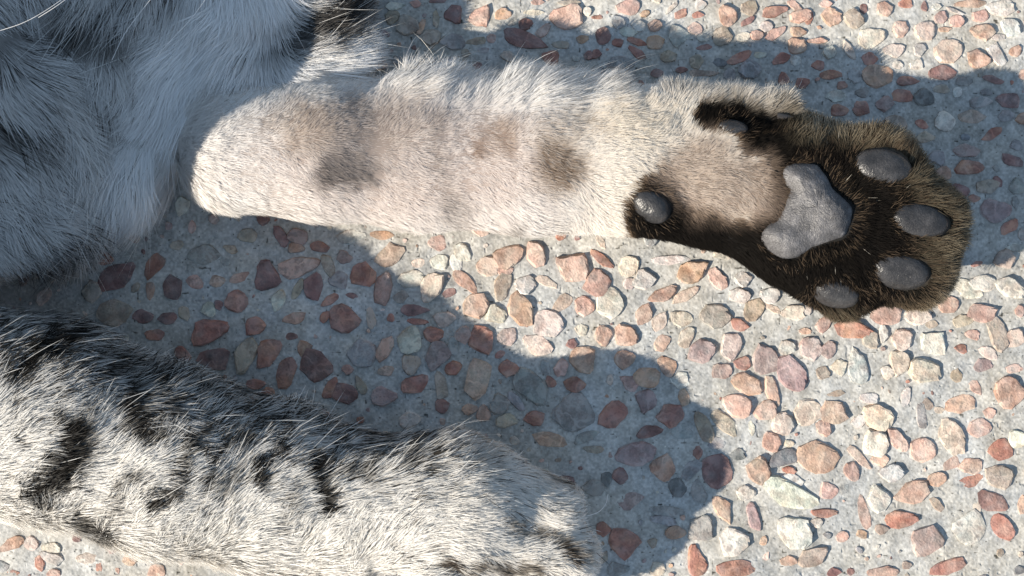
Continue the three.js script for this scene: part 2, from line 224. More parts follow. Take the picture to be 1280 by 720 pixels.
// ------------------------------------------------------------------ the cat's body: one field of tapered limbs
// x y height radius, x y height radius, flatness, limb (0 outstretched foreleg, 1 lower foreleg, 2 chest and shoulder), softness
const bones = [];
function bone(x0, y0, h0, r0, x1, y1, h1, r1, flat, limb, soft = 22) {
  const k0 = 1 - h0 / HC, k1 = 1 - h1 / HC;
  bones.push({ a: [px(x0, h0), h0, pz(y0, h0)], b: [px(x1, h1), h1, pz(y1, h1)], r0: r0 * k0, r1: r1 * k1, flat, limb, soft });
}
// outstretched foreleg, palm up
bone(300, 186, 82, 79, 400, 188, 74, 84, 0.8, 0); bone(400, 188, 74, 84, 520, 193, 64, 90, 0.68, 0); bone(520, 193, 64, 90, 660, 198, 62, 90, 0.64, 0);
bone(660, 198, 62, 90, 780, 200, 58, 87, 0.62, 0); bone(780, 200, 58, 87, 875, 215, 58, 86, 0.58, 0); bone(875, 215, 58, 86, 985, 244, 60, 93, 0.52, 0); bone(985, 244, 60, 93, 1060, 275, 66, 94, 0.48, 0);
bone(1020, 240, 66, 50, 1100, 210, 84, 46, 0.86, 0, 40); bone(1050, 262, 66, 50, 1155, 275, 82, 47, 0.86, 0, 40); bone(1050, 290, 64, 50, 1140, 336, 74, 46, 0.86, 0, 40); bone(1000, 310, 60, 50, 1048, 352, 62, 38, 0.86, 0, 40);
bone(820, 142, 66, 34, 970, 142, 64, 20, 0.9, 0, 10);                                    // dewclaw digit
bone(812, 262, 78, 28, 822, 258, 84, 26, 0.9, 0, 16);                                    // swelling under the carpal pad
// lower foreleg, back of the paw up
bone(-160, 492, 140, 128, 60, 526, 120, 121, 0.74, 1); bone(60, 526, 120, 121, 200, 575, 110, 111, 0.7, 1); bone(200, 575, 110, 111, 330, 608, 90, 101, 0.68, 1);
bone(330, 608, 90, 101, 440, 640, 82, 91, 0.68, 1); bone(440, 640, 82, 91, 575, 640, 92, 94, 0.76, 1);
bone(562, 592, 94, 50, 680, 640, 88, 46, 0.9, 1, 14); bone(570, 655, 106, 52, 700, 692, 88, 44, 0.9, 1, 10); bone(540, 712, 100, 52, 668, 754, 78, 44, 0.9, 1, 10); bone(480, 750, 90, 56, 590, 800, 70, 46, 0.9, 1, 12);
// chest, shoulder and the unseen flank, its hump shaped and placed to shade the chest
bone(-507, 280, 268, 318, -507, 90, 280, 300, 1, 2, 60); bone(-560, 260, 200, 280, -200, 150, 100, 170, 1, 2, 60); bone(-200, 150, 100, 170, 40, 140, 58, 112, 1, 2, 60); bone(-250, 260, 100, 140, 20, 235, 56, 100, 1, 2, 40);
bone(-260, -60, 110, 180, 70, -30, 62, 112, 1, 2, 60); bone(40, 140, 58, 112, 150, 190, 36, 76, 1, 2, 40); bone(160, 60, 52, 100, 320, -70, 50, 100, 1, 2, 40); bone(230, 100, 44, 70, 425, 92, 38, 42, 0.9, 2, 60); bone(320, -70, 46, 90, 402, 18, 38, 48, 0.9, 2, 60);

const limbD = [0, 0, 0];
function field(x, y, z) {
  limbD[0] = limbD[1] = limbD[2] = 1e3;
  for (const b of bones) {
    const f = 1 / b.flat, ax = x - b.a[0], ay = (y - b.a[1]) * f, az = z - b.a[2], bx = b.b[0] - b.a[0], by = (b.b[1] - b.a[1]) * f, bz = b.b[2] - b.a[2];
    const t = clamp((ax * bx + ay * by + az * bz) / (bx * bx + by * by + bz * bz)), dx = ax - bx * t, dy = ay - by * t, dz = az - bz * t;
    const d = Math.sqrt(dx * dx + dy * dy + dz * dz) - b.r0 - (b.r1 - b.r0) * t, l = limbD[b.limb], k = b.soft, h = Math.max(k - Math.abs(d - l), 0) / k;
    limbD[b.limb] = Math.min(d, l) - h * h * k * 0.25;
  }
  const sm = (a, b, k) => { const h = Math.max(k - Math.abs(a - b), 0) / k; return Math.min(a, b) - h * h * k * 0.25; };
  return Math.max(sm(sm(limbD[0], limbD[2], 26), limbD[1], 20), 3 - y);     // flattened where it rests on the ground
}
const grad = (x, y, z) => { const e = 1.5, v = [field(x + e, y, z) - field(x - e, y, z), field(x, y + e, z) - field(x, y - e, z), field(x, y, z + e) - field(x, y, z - e)], l = Math.hypot(...v) || 1; return [v[0] / l, v[1] / l, v[2] / l]; };
function topOf(x, z) { let y = 420; for (let i = 0; i < 200 && y > 0; i++) { const d = field(x, y, z); if (d < 0.3) return y; y -= Math.max(d * 0.5, 0.4); } return 3; }

function surfaceNet(lo, hi, cell) {
  const nx = Math.ceil((hi[0] - lo[0]) / cell), ny = Math.ceil((hi[1] - lo[1]) / cell), nz = Math.ceil((hi[2] - lo[2]) / cell), F = new Float32Array(nx * ny * nz).fill(1), B = 6;
  for (let k = 0; k < nz; k += B) for (let j = 0; j < ny; j += B) for (let i = 0; i < nx; i += B) {
    const c = field(lo[0] + (i + B / 2) * cell, lo[1] + (j + B / 2) * cell, lo[2] + (k + B / 2) * cell), far = Math.abs(c) > B * cell * 1.9;
    for (let kk = k; kk < Math.min(nz, k + B); kk++) for (let jj = j; jj < Math.min(ny, j + B); jj++) for (let ii = i; ii < Math.min(nx, i + B); ii++)
      F[(kk * ny + jj) * nx + ii] = far ? c : field(lo[0] + ii * cell, lo[1] + jj * cell, lo[2] + kk * cell);
  }
  const id = new Int32Array(nx * ny * nz).fill(-1), P = [], I = [], at = (i, j, k) => (k * ny + j) * nx + i;
  const E = [[0, 1], [0, 2], [0, 4], [1, 3], [1, 5], [2, 3], [2, 6], [3, 7], [4, 5], [4, 6], [5, 7], [6, 7]], v = new Float32Array(8);
  for (let k = 0; k < nz - 1; k++) for (let j = 0; j < ny - 1; j++) for (let i = 0; i < nx - 1; i++) {
    let m = 0;
    for (let c = 0; c < 8; c++) { v[c] = F[at(i + (c & 1), j + ((c >> 1) & 1), k + (c >> 2))]; if (v[c] < 0) m++; }
    if (m === 0 || m === 8) continue;
    let x = 0, y = 0, z = 0, n = 0;
    for (const [a, b] of E) if ((v[a] < 0) !== (v[b] < 0)) { const t = v[a] / (v[a] - v[b]); x += mix(a & 1, b & 1, t); y += mix((a >> 1) & 1, (b >> 1) & 1, t); z += mix(a >> 2, b >> 2, t); n++; }
    id[at(i, j, k)] = P.length / 3; P.push(lo[0] + (i + x / n) * cell, lo[1] + (j + y / n) * cell, lo[2] + (k + z / n) * cell);
  }
  const quad = (a, b, c, d, flip) => { if (a < 0 || b < 0 || c < 0 || d < 0) return; if (flip) I.push(a, c, b, a, d, c); else I.push(a, b, c, a, c, d); };
  for (let k = 1; k < nz - 1; k++) for (let j = 1; j < ny - 1; j++) for (let i = 1; i < nx - 1; i++) {
    const s = F[at(i, j, k)] < 0;
    if (s !== F[at(i + 1, j, k)] < 0) quad(id[at(i, j - 1, k - 1)], id[at(i, j, k - 1)], id[at(i, j, k)], id[at(i, j - 1, k)], !s);
    if (s !== F[at(i, j + 1, k)] < 0) quad(id[at(i - 1, j, k - 1)], id[at(i - 1, j, k)], id[at(i, j, k)], id[at(i, j, k - 1)], !s);
    if (s !== F[at(i, j, k + 1)] < 0) quad(id[at(i - 1, j - 1, k)], id[at(i, j - 1, k)], id[at(i, j, k)], id[at(i - 1, j, k)], !s);
  }
  return { P, I };
}
const net = surfaceNet([px(-1010, 0), -8, pz(-260, 0)], [px(1240, 0), 690, pz(830, 0)], 5.4);

// ------------------------------------------------------------------ pads
const REF = [95, 170, 130];            // height at which each limb's markings are laid out
const planX = (u, l) => px(u, REF[l]), planZ = (v, l) => pz(v, REF[l]);
const U0 = (x, l) => 640 + x / (1 - REF[l] / HC), V0 = (z, l) => 360 + z / (1 - REF[l] / HC);
const ell = (cx, cy, rx, ry, deg, n = 28) => { const o = [], a = deg * Math.PI / 180; for (let i = 0; i < n; i++) { const t = i / n * 6.28318, x = Math.cos(t) * rx, y = Math.sin(t) * ry; o.push([cx + x * Math.cos(a) - y * Math.sin(a), cy + x * Math.sin(a) + y * Math.cos(a)]); } return o; };
const padList = [
  { name: 'palm_pad', pts: [[973, 211], [989, 205], [1018, 206], [1029, 222], [1036, 238], [1051, 251], [1061, 261], [1058, 280], [1052, 297], [1031, 303], [1011, 310], [993, 323], [976, 324], [958, 312], [948, 296], [953, 284], [969, 277], [977, 260], [983, 240], [975, 224]], c: [1014, 262], dome: 13, edge: -3 },
  { name: 'toe_pad', pts: ell(1098, 210, 38, 23, 12), c: [1098, 210], dome: 12, edge: -5 },
  { name: 'toe_pad', pts: ell(1143, 277, 38, 23, 12), c: [1143, 277], dome: 12, edge: -5 },
  { name: 'toe_pad', pts: ell(1122, 339, 37, 23, 10), c: [1122, 339], dome: 12, edge: -5 },
  { name: 'toe_pad', pts: ell(1046, 366, 31, 19, 15), c: [1046, 366], dome: 11, edge: -5 },
  { name: 'carpal_pad', pts: ell(813, 258, 27, 20, 32), c: [813, 258], dome: 15, edge: -6 },
  { name: 'dewclaw_pad', pts: ell(916, 159, 20, 10, 10), c: [916, 159], dome: 10, edge: -1 },
];
const inside = (pts, x, y) => { let r = false; for (let i = 0, j = pts.length - 1; i < pts.length; j = i++) { const [xi, yi] = pts[i], [xj, yj] = pts[j]; if ((yi > y) !== (yj > y) && x < (xj - xi) * (y - yi) / (yj - yi) + xi) r = !r; } return r; };
const edgeDist = (pts, x, y) => { let d = 1e9; for (let i = 0, j = pts.length - 1; i < pts.length; j = i++) { const [ax, ay] = pts[j], [bx, by] = pts[i], ux = bx - ax, uy = by - ay, t = clamp(((x - ax) * ux + (y - ay) * uy) / (ux * ux + uy * uy)); d = Math.min(d, Math.hypot(x - ax - ux * t, y - ay - uy * t)); } return inside(pts, x, y) ? -d : d; };
const padDist = (u, v) => { let d = 1e9; if (u < 760 || v < 120) return d; for (const p of padList) if (Math.hypot(u - p.c[0], v - p.c[1]) < 90) d = Math.min(d, edgeDist(p.pts, u, v)); return d; };

const cat = new THREE.Group(); cat.name = 'cat';
cat.userData = { label: 'grey tabby cat lying on the pebbled paving, one forepaw stretched out, dark pads up', category: 'cat' };
scene.add(cat);
{
  const padBump = dataTexture(256, (i, j) => { const x = i / 256, y = j / 256, r = Math.abs(fbm2(x * 14, y * 14, 3, 501, 14) - 0.5) * 2.2, v = 0.2 + r * 0.35 + fbm2(x * 80, y * 80, 2, 521, 80) * 0.75; return [v, v, v]; });
  const padMap = dataTexture(256, (i, j) => { const x = i / 256, y = j / 256, v = 0.66 + (fbm2(x * 8, y * 8, 4, 541, 8) - 0.5) * 0.34 + (fbm2(x * 80, y * 80, 2, 561, 80) - 0.5) * 0.3; return [v, v, v * 1.02]; }, true);
  for (const t of [padBump, padMap]) t.repeat.set(1 / 0.014, 1 / 0.014);
  const padMaterial = (k, rough) => new THREE.MeshPhysicalMaterial({ color: new THREE.Color().setRGB(k * 1.04, k, k * 0.97), map: padMap, bumpMap: padBump, bumpScale: rough > 0.45 ? 0.00014 : 0.00009, roughness: rough, specularIntensity: 1, sheen: 0.15, sheenRoughness: 0.5, sheenColor: new THREE.Color(0.6, 0.65, 0.7) });
  const palmMat = padMaterial(0.26, 0.5), toeMat = padMaterial(0.095, 0.37);
  for (const p of padList) {
    const curve = new THREE.CatmullRomCurve3(p.pts.map(([x, y]) => new THREE.Vector3(x, 0, y)), true, 'catmullrom', 0.5), n = 88, R = 22, P = [], T = [], I = [];
    const raw = curve.getSpacedPoints(n), ring = raw.map((q, i) => { if (p.name !== 'palm_pad') return q; const o = new THREE.Vector3(); for (let e = -4; e <= 4; e++) o.add(raw[(i + e + n) % n]); return o.divideScalar(9); }), base = topOf(planX(p.c[0], 0), planZ(p.c[1], 0));
    for (let r = 0; r <= R; r++) for (let i = 0; i < n; i++) {
      const q = Math.pow(r / R, 0.75), f = q * (1 + 0.05 * q), u = mix(p.c[0], ring[i].x, f), v = mix(p.c[1], ring[i].z, f), x = planX(u, 0), z = planZ(v, 0);
      const d = Math.max(0, -edgeDist(p.pts, u, v)), w = p.name === 'palm_pad' ? 24 : 19, prof = Math.sqrt(1 - Math.pow(1 - clamp(d / w), 2.2));
      let y = mix(topOf(x, z), base, 0.25) + p.edge + p.dome * prof - (r === R ? p.dome * 0.6 : 0);
      const palm = p.name === 'palm_pad';
      y += (vnoise(u / 9, v / 9, 5) - 0.5) * (palm ? 1.3 : 0.7) + (vnoise(u / 2.6, v / 2.6, 9) - 0.5) * (palm ? 0.45 : 0.15) - (palm ? 1.2 : 0.35) * Math.max(0, 1 - Math.abs(vnoise(u / 13 + v / 40, v / 8, 13) - 0.5) * 16);
      if (p.name === 'palm_pad') { const G = (x, y, r) => Math.exp(-((u - x) ** 2 + (v - y) ** 2) / (r * r)); y += (7 * G(996, 226, 24) + 9 * G(1032, 266, 30) + 7 * G(972, 302, 22) - 3) * clamp(d / 14); }   // three lobes
      P.push(x * U, y * U, z * U); T.push(u * U, v * U);
    }
    for (let r = 0; r < R; r++) for (let i = 0; i < n; i++) { const a = r * n + i, b = r * n + (i + 1) % n; I.push(a, b, a + n, b, b + n, a + n); }
    const g = new THREE.BufferGeometry(); g.setAttribute('position', new THREE.Float32BufferAttribute(P, 3)); g.setAttribute('uv', new THREE.Float32BufferAttribute(T, 2)); g.setIndex(I); g.computeVertexNormals();
    if (g.attributes.normal.getY(R * n / 2) < 0) { for (let i = 0; i < I.length; i += 3) { const t = I[i + 1]; I[i + 1] = I[i + 2]; I[i + 2] = t; } g.setIndex(I); g.computeVertexNormals(); }
    part(p.name, g, p.name === 'palm_pad' ? palmMat : toeMat, cat);
  }
  // claws: the dewclaw and two tips that show between the toes of the lower paw
  const clawMat = new THREE.MeshPhysicalMaterial({ color: new THREE.Color().setRGB(0.05, 0.043, 0.038), roughness: 0.35, clearcoat: 0.3 });
  const claw = (x0, y0, h0, x1, y1, h1, r) => {
    const a = new THREE.Vector3(px(x0, h0), h0, pz(y0, h0)), b = new THREE.Vector3(px(x1, h1), h1, pz(y1, h1)), mid = a.clone().lerp(b, 0.55); mid.y += r * 1.2;
    const c = new THREE.QuadraticBezierCurve3(a.multiplyScalar(U), mid.multiplyScalar(U), b.multiplyScalar(U)), g = new THREE.TubeGeometry(c, 14, r * U, 9, false), p = g.attributes.position;
    for (let i = 0; i <= 14; i++) { const o = c.getPoint(i / 14), k = Math.pow(1 - i / 14, 0.7) * 0.97 + 0.03; for (let j = 0; j <= 9; j++) { const q = i * 10 + j; p.setXYZ(q, mix(o.x, p.getX(q), k), mix(o.y, p.getY(q), k), mix(o.z, p.getZ(q), k)); } }
    g.computeVertexNormals(); part('claw', g, clawMat, cat);
  };
  claw(972, 146, 80, 998, 149, 74, 6); claw(694, 696, 84, 718, 710, 64, 6);
}

// ------------------------------------------------------------------ the coat
const BLACK = [0.008, 0.007, 0.006], DARK = [0.008, 0.0058, 0.0042], BROWN = [0.13, 0.092, 0.06], OLIVE = [0.30, 0.245, 0.165], TAN = [0.45, 0.335, 0.26], CREAM = [0.70, 0.60, 0.48], WHITE = [0.75, 0.71, 0.66], GREY = [0.20, 0.19, 0.18], PINK = [0.54, 0.43, 0.375];
const blob = (u, v, cx, cy, rx, ry, deg = 0, soft = 0.55) => { const a = deg * Math.PI / 180, x = u - cx, y = v - cy, p = (x * Math.cos(a) + y * Math.sin(a)) / rx, q = (-x * Math.sin(a) + y * Math.cos(a)) / ry; return 1 - sstep(1 - soft, 1 + soft, Math.sqrt(p * p + q * q)); };
const segD = (u, v, ax, ay, bx, by) => { const ux = bx - ax, uy = by - ay, t = clamp(((u - ax) * ux + (v - ay) * uy) / (ux * ux + uy * uy)); return Math.hypot(u - ax - ux * t, v - ay - uy * t); };
const band = (u, v, ax, ay, bx, by, r, soft = 0.5) => 1 - sstep(r * (1 - soft), r * (1 + soft), segD(u, v, ax, ay, bx, by));
function coat(u, v, l, ny) {       // colour at root and tip, length, lift, share of dark hairs
  const wa = l === 1 ? 12 : 20, wb = l === 1 ? 8 : 6, du = (vnoise(u / 26, v / 26, 601) - 0.5) * wa + (vnoise(u / 7, v / 7, 603) - 0.5) * wb, dv = (vnoise(u / 26, v / 26, 605) - 0.5) * wa + (vnoise(u / 7, v / 7, 607) - 0.5) * wb;
  u += du; v += dv;
  let tip, root, len, lift = 0.32, pepper = 0, clump = 7, thick = 1;
  if (l === 0) {
    tip = mix3(WHITE, PINK, blob(u, v, 530, 205, 240, 78) * 0.9); tip = mix3(tip, CREAM, sstep(640, 780, u) * 0.9);
    len = 11; clump = 8; lift = 0.26;
    const top = sstep(150, 100, v) * sstep(440, 520, u); len += sstep(290, 240, u) * 14 + top * 34 + sstep(236, 275, v) * 6 + sstep(640, 760, u) * 5; lift += top * 0.3; tip = mix3(tip, WHITE, top * 0.8);
    const grain = 0.55 + 0.9 * vnoise(u * 1.7, v * 1.7, 611), dk = (b, c, s) => { tip = mix3(tip, c, clamp(b * s * grain)); };
    dk(blob(u, v, 440, 158, 85, 34), [0.27, 0.205, 0.165], 0.75); dk(blob(u, v, 385, 170, 40, 30), [0.40, 0.29, 0.21], 0.5);
    dk(blob(u, v, 430, 216, 42, 25, -10, 0.45), [0.065, 0.062, 0.062], 0.9); dk(blob(u, v, 470, 185, 90, 60), [0.45, 0.38, 0.34], 0.4);
    dk(blob(u, v, 596, 184, 9, 20), [0.25, 0.155, 0.105], 0.7); dk(blob(u, v, 625, 176, 18, 24), [0.3, 0.2, 0.14], 0.6);
    dk(blob(u, v, 690, 208, 28, 30, -25), [0.23, 0.155, 0.10], 0.75); dk(blob(u, v, 705, 165, 44, 26), [0.5, 0.38, 0.28], 0.5);
    dk(blob(u, v, 545, 200, 12, 50), [0.33, 0.27, 0.235], 0.5); dk(blob(u, v, 560, 262, 22, 22), [0.28, 0.24, 0.21], 0.5); dk(blob(u, v, 632, 284, 24, 14), [0.2, 0.18, 0.16], 0.6);
    dk(blob(u, v, 790, 150, 60, 30), [0.6, 0.47, 0.33], 0.5);
    root = [tip[0] * 0.9, tip[1] * 0.87, tip[2] * 0.84];
    // the paw
    const paw = sstep(735, 800, u);
    if (paw > 0) {
      const dark = Math.max(blob(u, v, 812, 262, 46, 42, 20, 0.55), band(u, v, 800, 285, 985, 330, 34, 0.6), band(u, v, 985, 330, 1050, 362, 52, 0.3), blob(u, v, 1075, 285, 115, 105, 15, 0.25), band(u, v, 968, 195, 948, 280, 20, 0.6), band(u, v, 885, 156, 1000, 148, 20, 0.5), band(u, v, 930, 182, 1010, 190, 15, 0.6)) * paw * 1.55 * (0.75 + 0.6 * vnoise(u * 1.3, v * 1.3, 613));
      const agouti = Math.max(band(u, v, 985, 158, 1085, 165, 26, 0.5), sstep(88, 122, segD(u, v, 1050, 268, 1085, 285)) * sstep(1010, 1060, u), band(u, v, 1140, 215, 1190, 320, 26, 0.6) * 0.8, blob(u, v, 1180, 300, 45, 60, 0, 0.6) * 0.9);
      const tan = blob(u, v, 888, 226, 82, 44, 14, 0.4);
      tip = mix3(tip, [0.15, 0.10, 0.062], sstep(0.05, 0.6, dark)); root = mix3(root, BROWN, sstep(0.05, 0.6, dark)); tip = mix3(tip, DARK, sstep(0.6, 1.25, dark)); root = mix3(root, BLACK, sstep(0.5, 1.1, dark));
      if (u > 960) { tip = mix3(tip, OLIVE, agouti * 0.85 * sstep(960, 1000, u)); root = mix3(root, DARK, agouti * sstep(960, 1000, u)); pepper = agouti * 0.35; }
      tip = mix3(tip, TAN, tan * 0.95); root = mix3(root, [0.24, 0.18, 0.135], tan * 0.95);
      const fringe = band(u, v, 840, 118, 985, 122, 16, 0.5); tip = mix3(tip, CREAM, fringe * 0.9); root = mix3(root, BROWN, fringe * 0.8);
      len = mix(len, 13 - tan * 2 + (u > 960 ? agouti * 10 : 0), paw) + fringe * 14; lift = mix(lift, 0.36, paw * (1 - tan * 0.6)); clump = 6;
    }
  } else if (l === 1) {
    const ax = mix(535, 690, sstep(-50, 620, u) * 0.9), across = (v - (545 + (u - 60) * 0.2)) / 110;       // -1 upper edge, 1 lower edge
    const grey = sstep(0.3, -0.8, across) * sstep(640, 480, u) * 0.9 + 0.12;
    tip = mix3([0.66, 0.62, 0.56], [0.50, 0.485, 0.455], grey); root = mix3([0.55, 0.50, 0.43], [0.13, 0.125, 0.12], grey);
    pepper = 0.05 + grey * 0.42; len = 31; lift = 0.34; clump = 8;
    const bar = (x0, y0, x1, y1, r, k = 1) => band(u, v, x0, y0, x1, y1, r, 0.45) * k;
    const st = Math.max(bar(86, 548, 40, 626, 20), bar(145, 496, 166, 548, 15), bar(62, 420, 14, 478, 16), bar(268, 562, 240, 616, 10), bar(334, 550, 304, 616, 10), bar(366, 584, 390, 638, 12), bar(214, 596, 178, 646, 9, 0.9), bar(78, 663, 108, 671, 12, 0.8), bar(120, 450, 190, 488, 15, 0.5), bar(216, 488, 296, 518, 12, 0.4), bar(350, 532, 436, 552, 10, 0.35), bar(458, 556, 436, 610, 10, 0.65), bar(236, 536, 212, 584, 9, 0.8), bar(304, 536, 282, 580, 9, 0.8), bar(404, 548, 388, 596, 9, 0.75), bar(506, 548, 488, 590, 9, 0.6), bar(196, 510, 186, 560, 9, 0.8), bar(424, 566, 412, 612, 8, 0.6), bar(282, 600, 262, 640, 8, 0.6), bar(346, 624, 326, 660, 8, 0.5), bar(150, 600, 122, 648, 9, 0.55));
    tip = mix3(tip, [0.05, 0.047, 0.043], st * 0.96); root = mix3(root, BLACK, st); pepper = Math.max(pepper, st * 0.5);
    const toe = sstep(500, 600, u);
    tip = mix3(tip, CREAM, toe * 0.35); len = mix(len, 20, toe); lift = mix(lift, 0.24, toe);
    const gapShade = Math.max(band(u, v, 620, 660, 726, 702, 7, 0.7) * 0.65, band(u, v, 580, 706, 696, 736, 8, 0.7) * 0.8, blob(u, v, 702, 698, 17, 9, 28, 0.5), band(u, v, 538, 704, 570, 720, 8, 0.6), blob(u, v, 690, 600, 24, 12, 45, 0.6) * 0.4, blob(u, v, 590, 570, 26, 18, 20, 0.7) * 0.35);  // shade of the toe clefts put into the fur colour, plus brownish marks
    tip = mix3(tip, [0.07, 0.05, 0.035], gapShade * 0.95); root = mix3(root, DARK, gapShade * 0.9);
  } else {
    const mane = Math.max(band(u, v, 320, -40, 235, 110, 50, 0.6), band(u, v, 250, 110, 165, 275, 58, 0.5)), tuft = Math.max(blob(u, v, 400, 92, 110, 36, 0, 0.5), blob(u, v, 290, 105, 100, 60, -10, 0.5));
    const pale = Math.max(mane, tuft);
    tip = mix3([0.60, 0.58, 0.55], [0.91, 0.88, 0.85], pale); root = mix3([0.16, 0.15, 0.14], [0.76, 0.74, 0.71], pale); pepper = (1 - pale) * 0.2;
    const dkp = Math.max(blob(u, v, 392, 22, 62, 34, -28, 0.5), blob(u, v, 500, 86, 50, 22, 0, 0.5), blob(u, v, 15, 140, 42, 18, 10, 0.6), blob(u, v, 110, 4, 80, 24, 0, 0.7) * 0.8, blob(u, v, 40, 330, 90, 36, -30, 0.6) * 0.9, blob(u, v, 230, 268, 60, 14, 10, 0.6) * 0.6, blob(u, v, 75, 75, 40, 12, 30, 0.7) * 0.5);
    tip = mix3(tip, [0.06, 0.056, 0.053], dkp * 0.95); root = mix3(root, [0.02, 0.018, 0.017], dkp * 0.95);
    len = 62; lift = 0.15; clump = 11; thick = 0.9;
    const low = sstep(215, 275, v) * sstep(40, 110, u); len += low * 26; lift += low * 0.1;
    lift += 0.3 * blob(u, v, 340, 30, 60, 70);
    len = mix(len, 44, sstep(290, 350, u));
  }
  return { tip, root, len, lift, pepper, clump, thick };
}
function flow(u, v, l) {           // lie of the coat in plan
  let x, y;
  if (l === 0) {
    const c = 188 + Math.max(0, u - 780) * 0.27, s = clamp((v - c) / 95, -1.2, 1.2);
    x = 0.75; y = s < 0 ? s * 1.15 : s * 0.75; if (u < 300) y *= 0.4;
    if (u > 1000) { const dx = u - 1040, dy = v - 275, r = Math.hypot(dx, dy) + 1; x = mix(x, dx / r + 0.2, 0.7); y = mix(y, dy / r, 0.7); }
  } else if (l === 1) {
    const across = (v - (545 + (u - 60) * 0.2)) / 110, t = sstep(480, 640, u);
    x = 0.85; y = mix(-0.42 - across * 0.32, 0.12 + across * 0.25, t); if (across < -0.6) y = mix(-0.4, -0.35, t);
  } else {
    const k = sstep(330, 190, u), left = sstep(140, 40, u);
    x = mix(mix(0.7, -0.35, k), 0.75, left); y = mix(mix(0.1, 0.95, k), 0.65, left); { const q = sstep(270, 400, u); x = mix(x, 0.85, q); y = mix(y, -0.42, q); }
    if (u > 180 && u < 400 && v < 120) { const q = sstep(120, 50, v) * sstep(180, 230, u) * sstep(400, 280, u); x = mix(x, -0.6, q * 0.8); y = mix(y, 0.7, q * 0.8); }
  }
  const a = (vnoise(u / 40, v / 40, 701) - 0.5) * 1.1 + (vnoise(u / 12, v / 12, 703) - 0.5) * 0.7, c = Math.cos(a), s = Math.sin(a), n = Math.hypot(x, y) || 1;
  return [(x * c - y * s) / n, (x * s + y * c) / n];
}

{ // skin: one continuous body under the coat
  const n = net.P.length / 3, pos = new Float32Array(net.P.length), nor = new Float32Array(net.P.length), col = new Float32Array(net.P.length);
  for (let i = 0; i < n; i++) {
    const x = net.P[i * 3], y = net.P[i * 3 + 1], z = net.P[i * 3 + 2], g = grad(x, y, z), l = limbD[0] <= limbD[1] && limbD[0] <= limbD[2] ? 0 : limbD[1] <= limbD[2] ? 1 : 2, c = coat(U0(x, l), V0(z, l), l, g[1]);
    pos.set([x * U, y * U, z * U], i * 3); nor.set(g, i * 3); col.set(mix3(c.root, c.tip, 0.25).map((q) => q * 0.75), i * 3);
  }
  const g = new THREE.BufferGeometry();
  g.setAttribute('position', new THREE.BufferAttribute(pos, 3)); g.setAttribute('normal', new THREE.BufferAttribute(nor, 3)); g.setAttribute('color', new THREE.BufferAttribute(col, 3)); g.setIndex(net.I);
  part('body', g, new THREE.MeshStandardMaterial({ vertexColors: true, roughness: 0.95 }), cat);
}

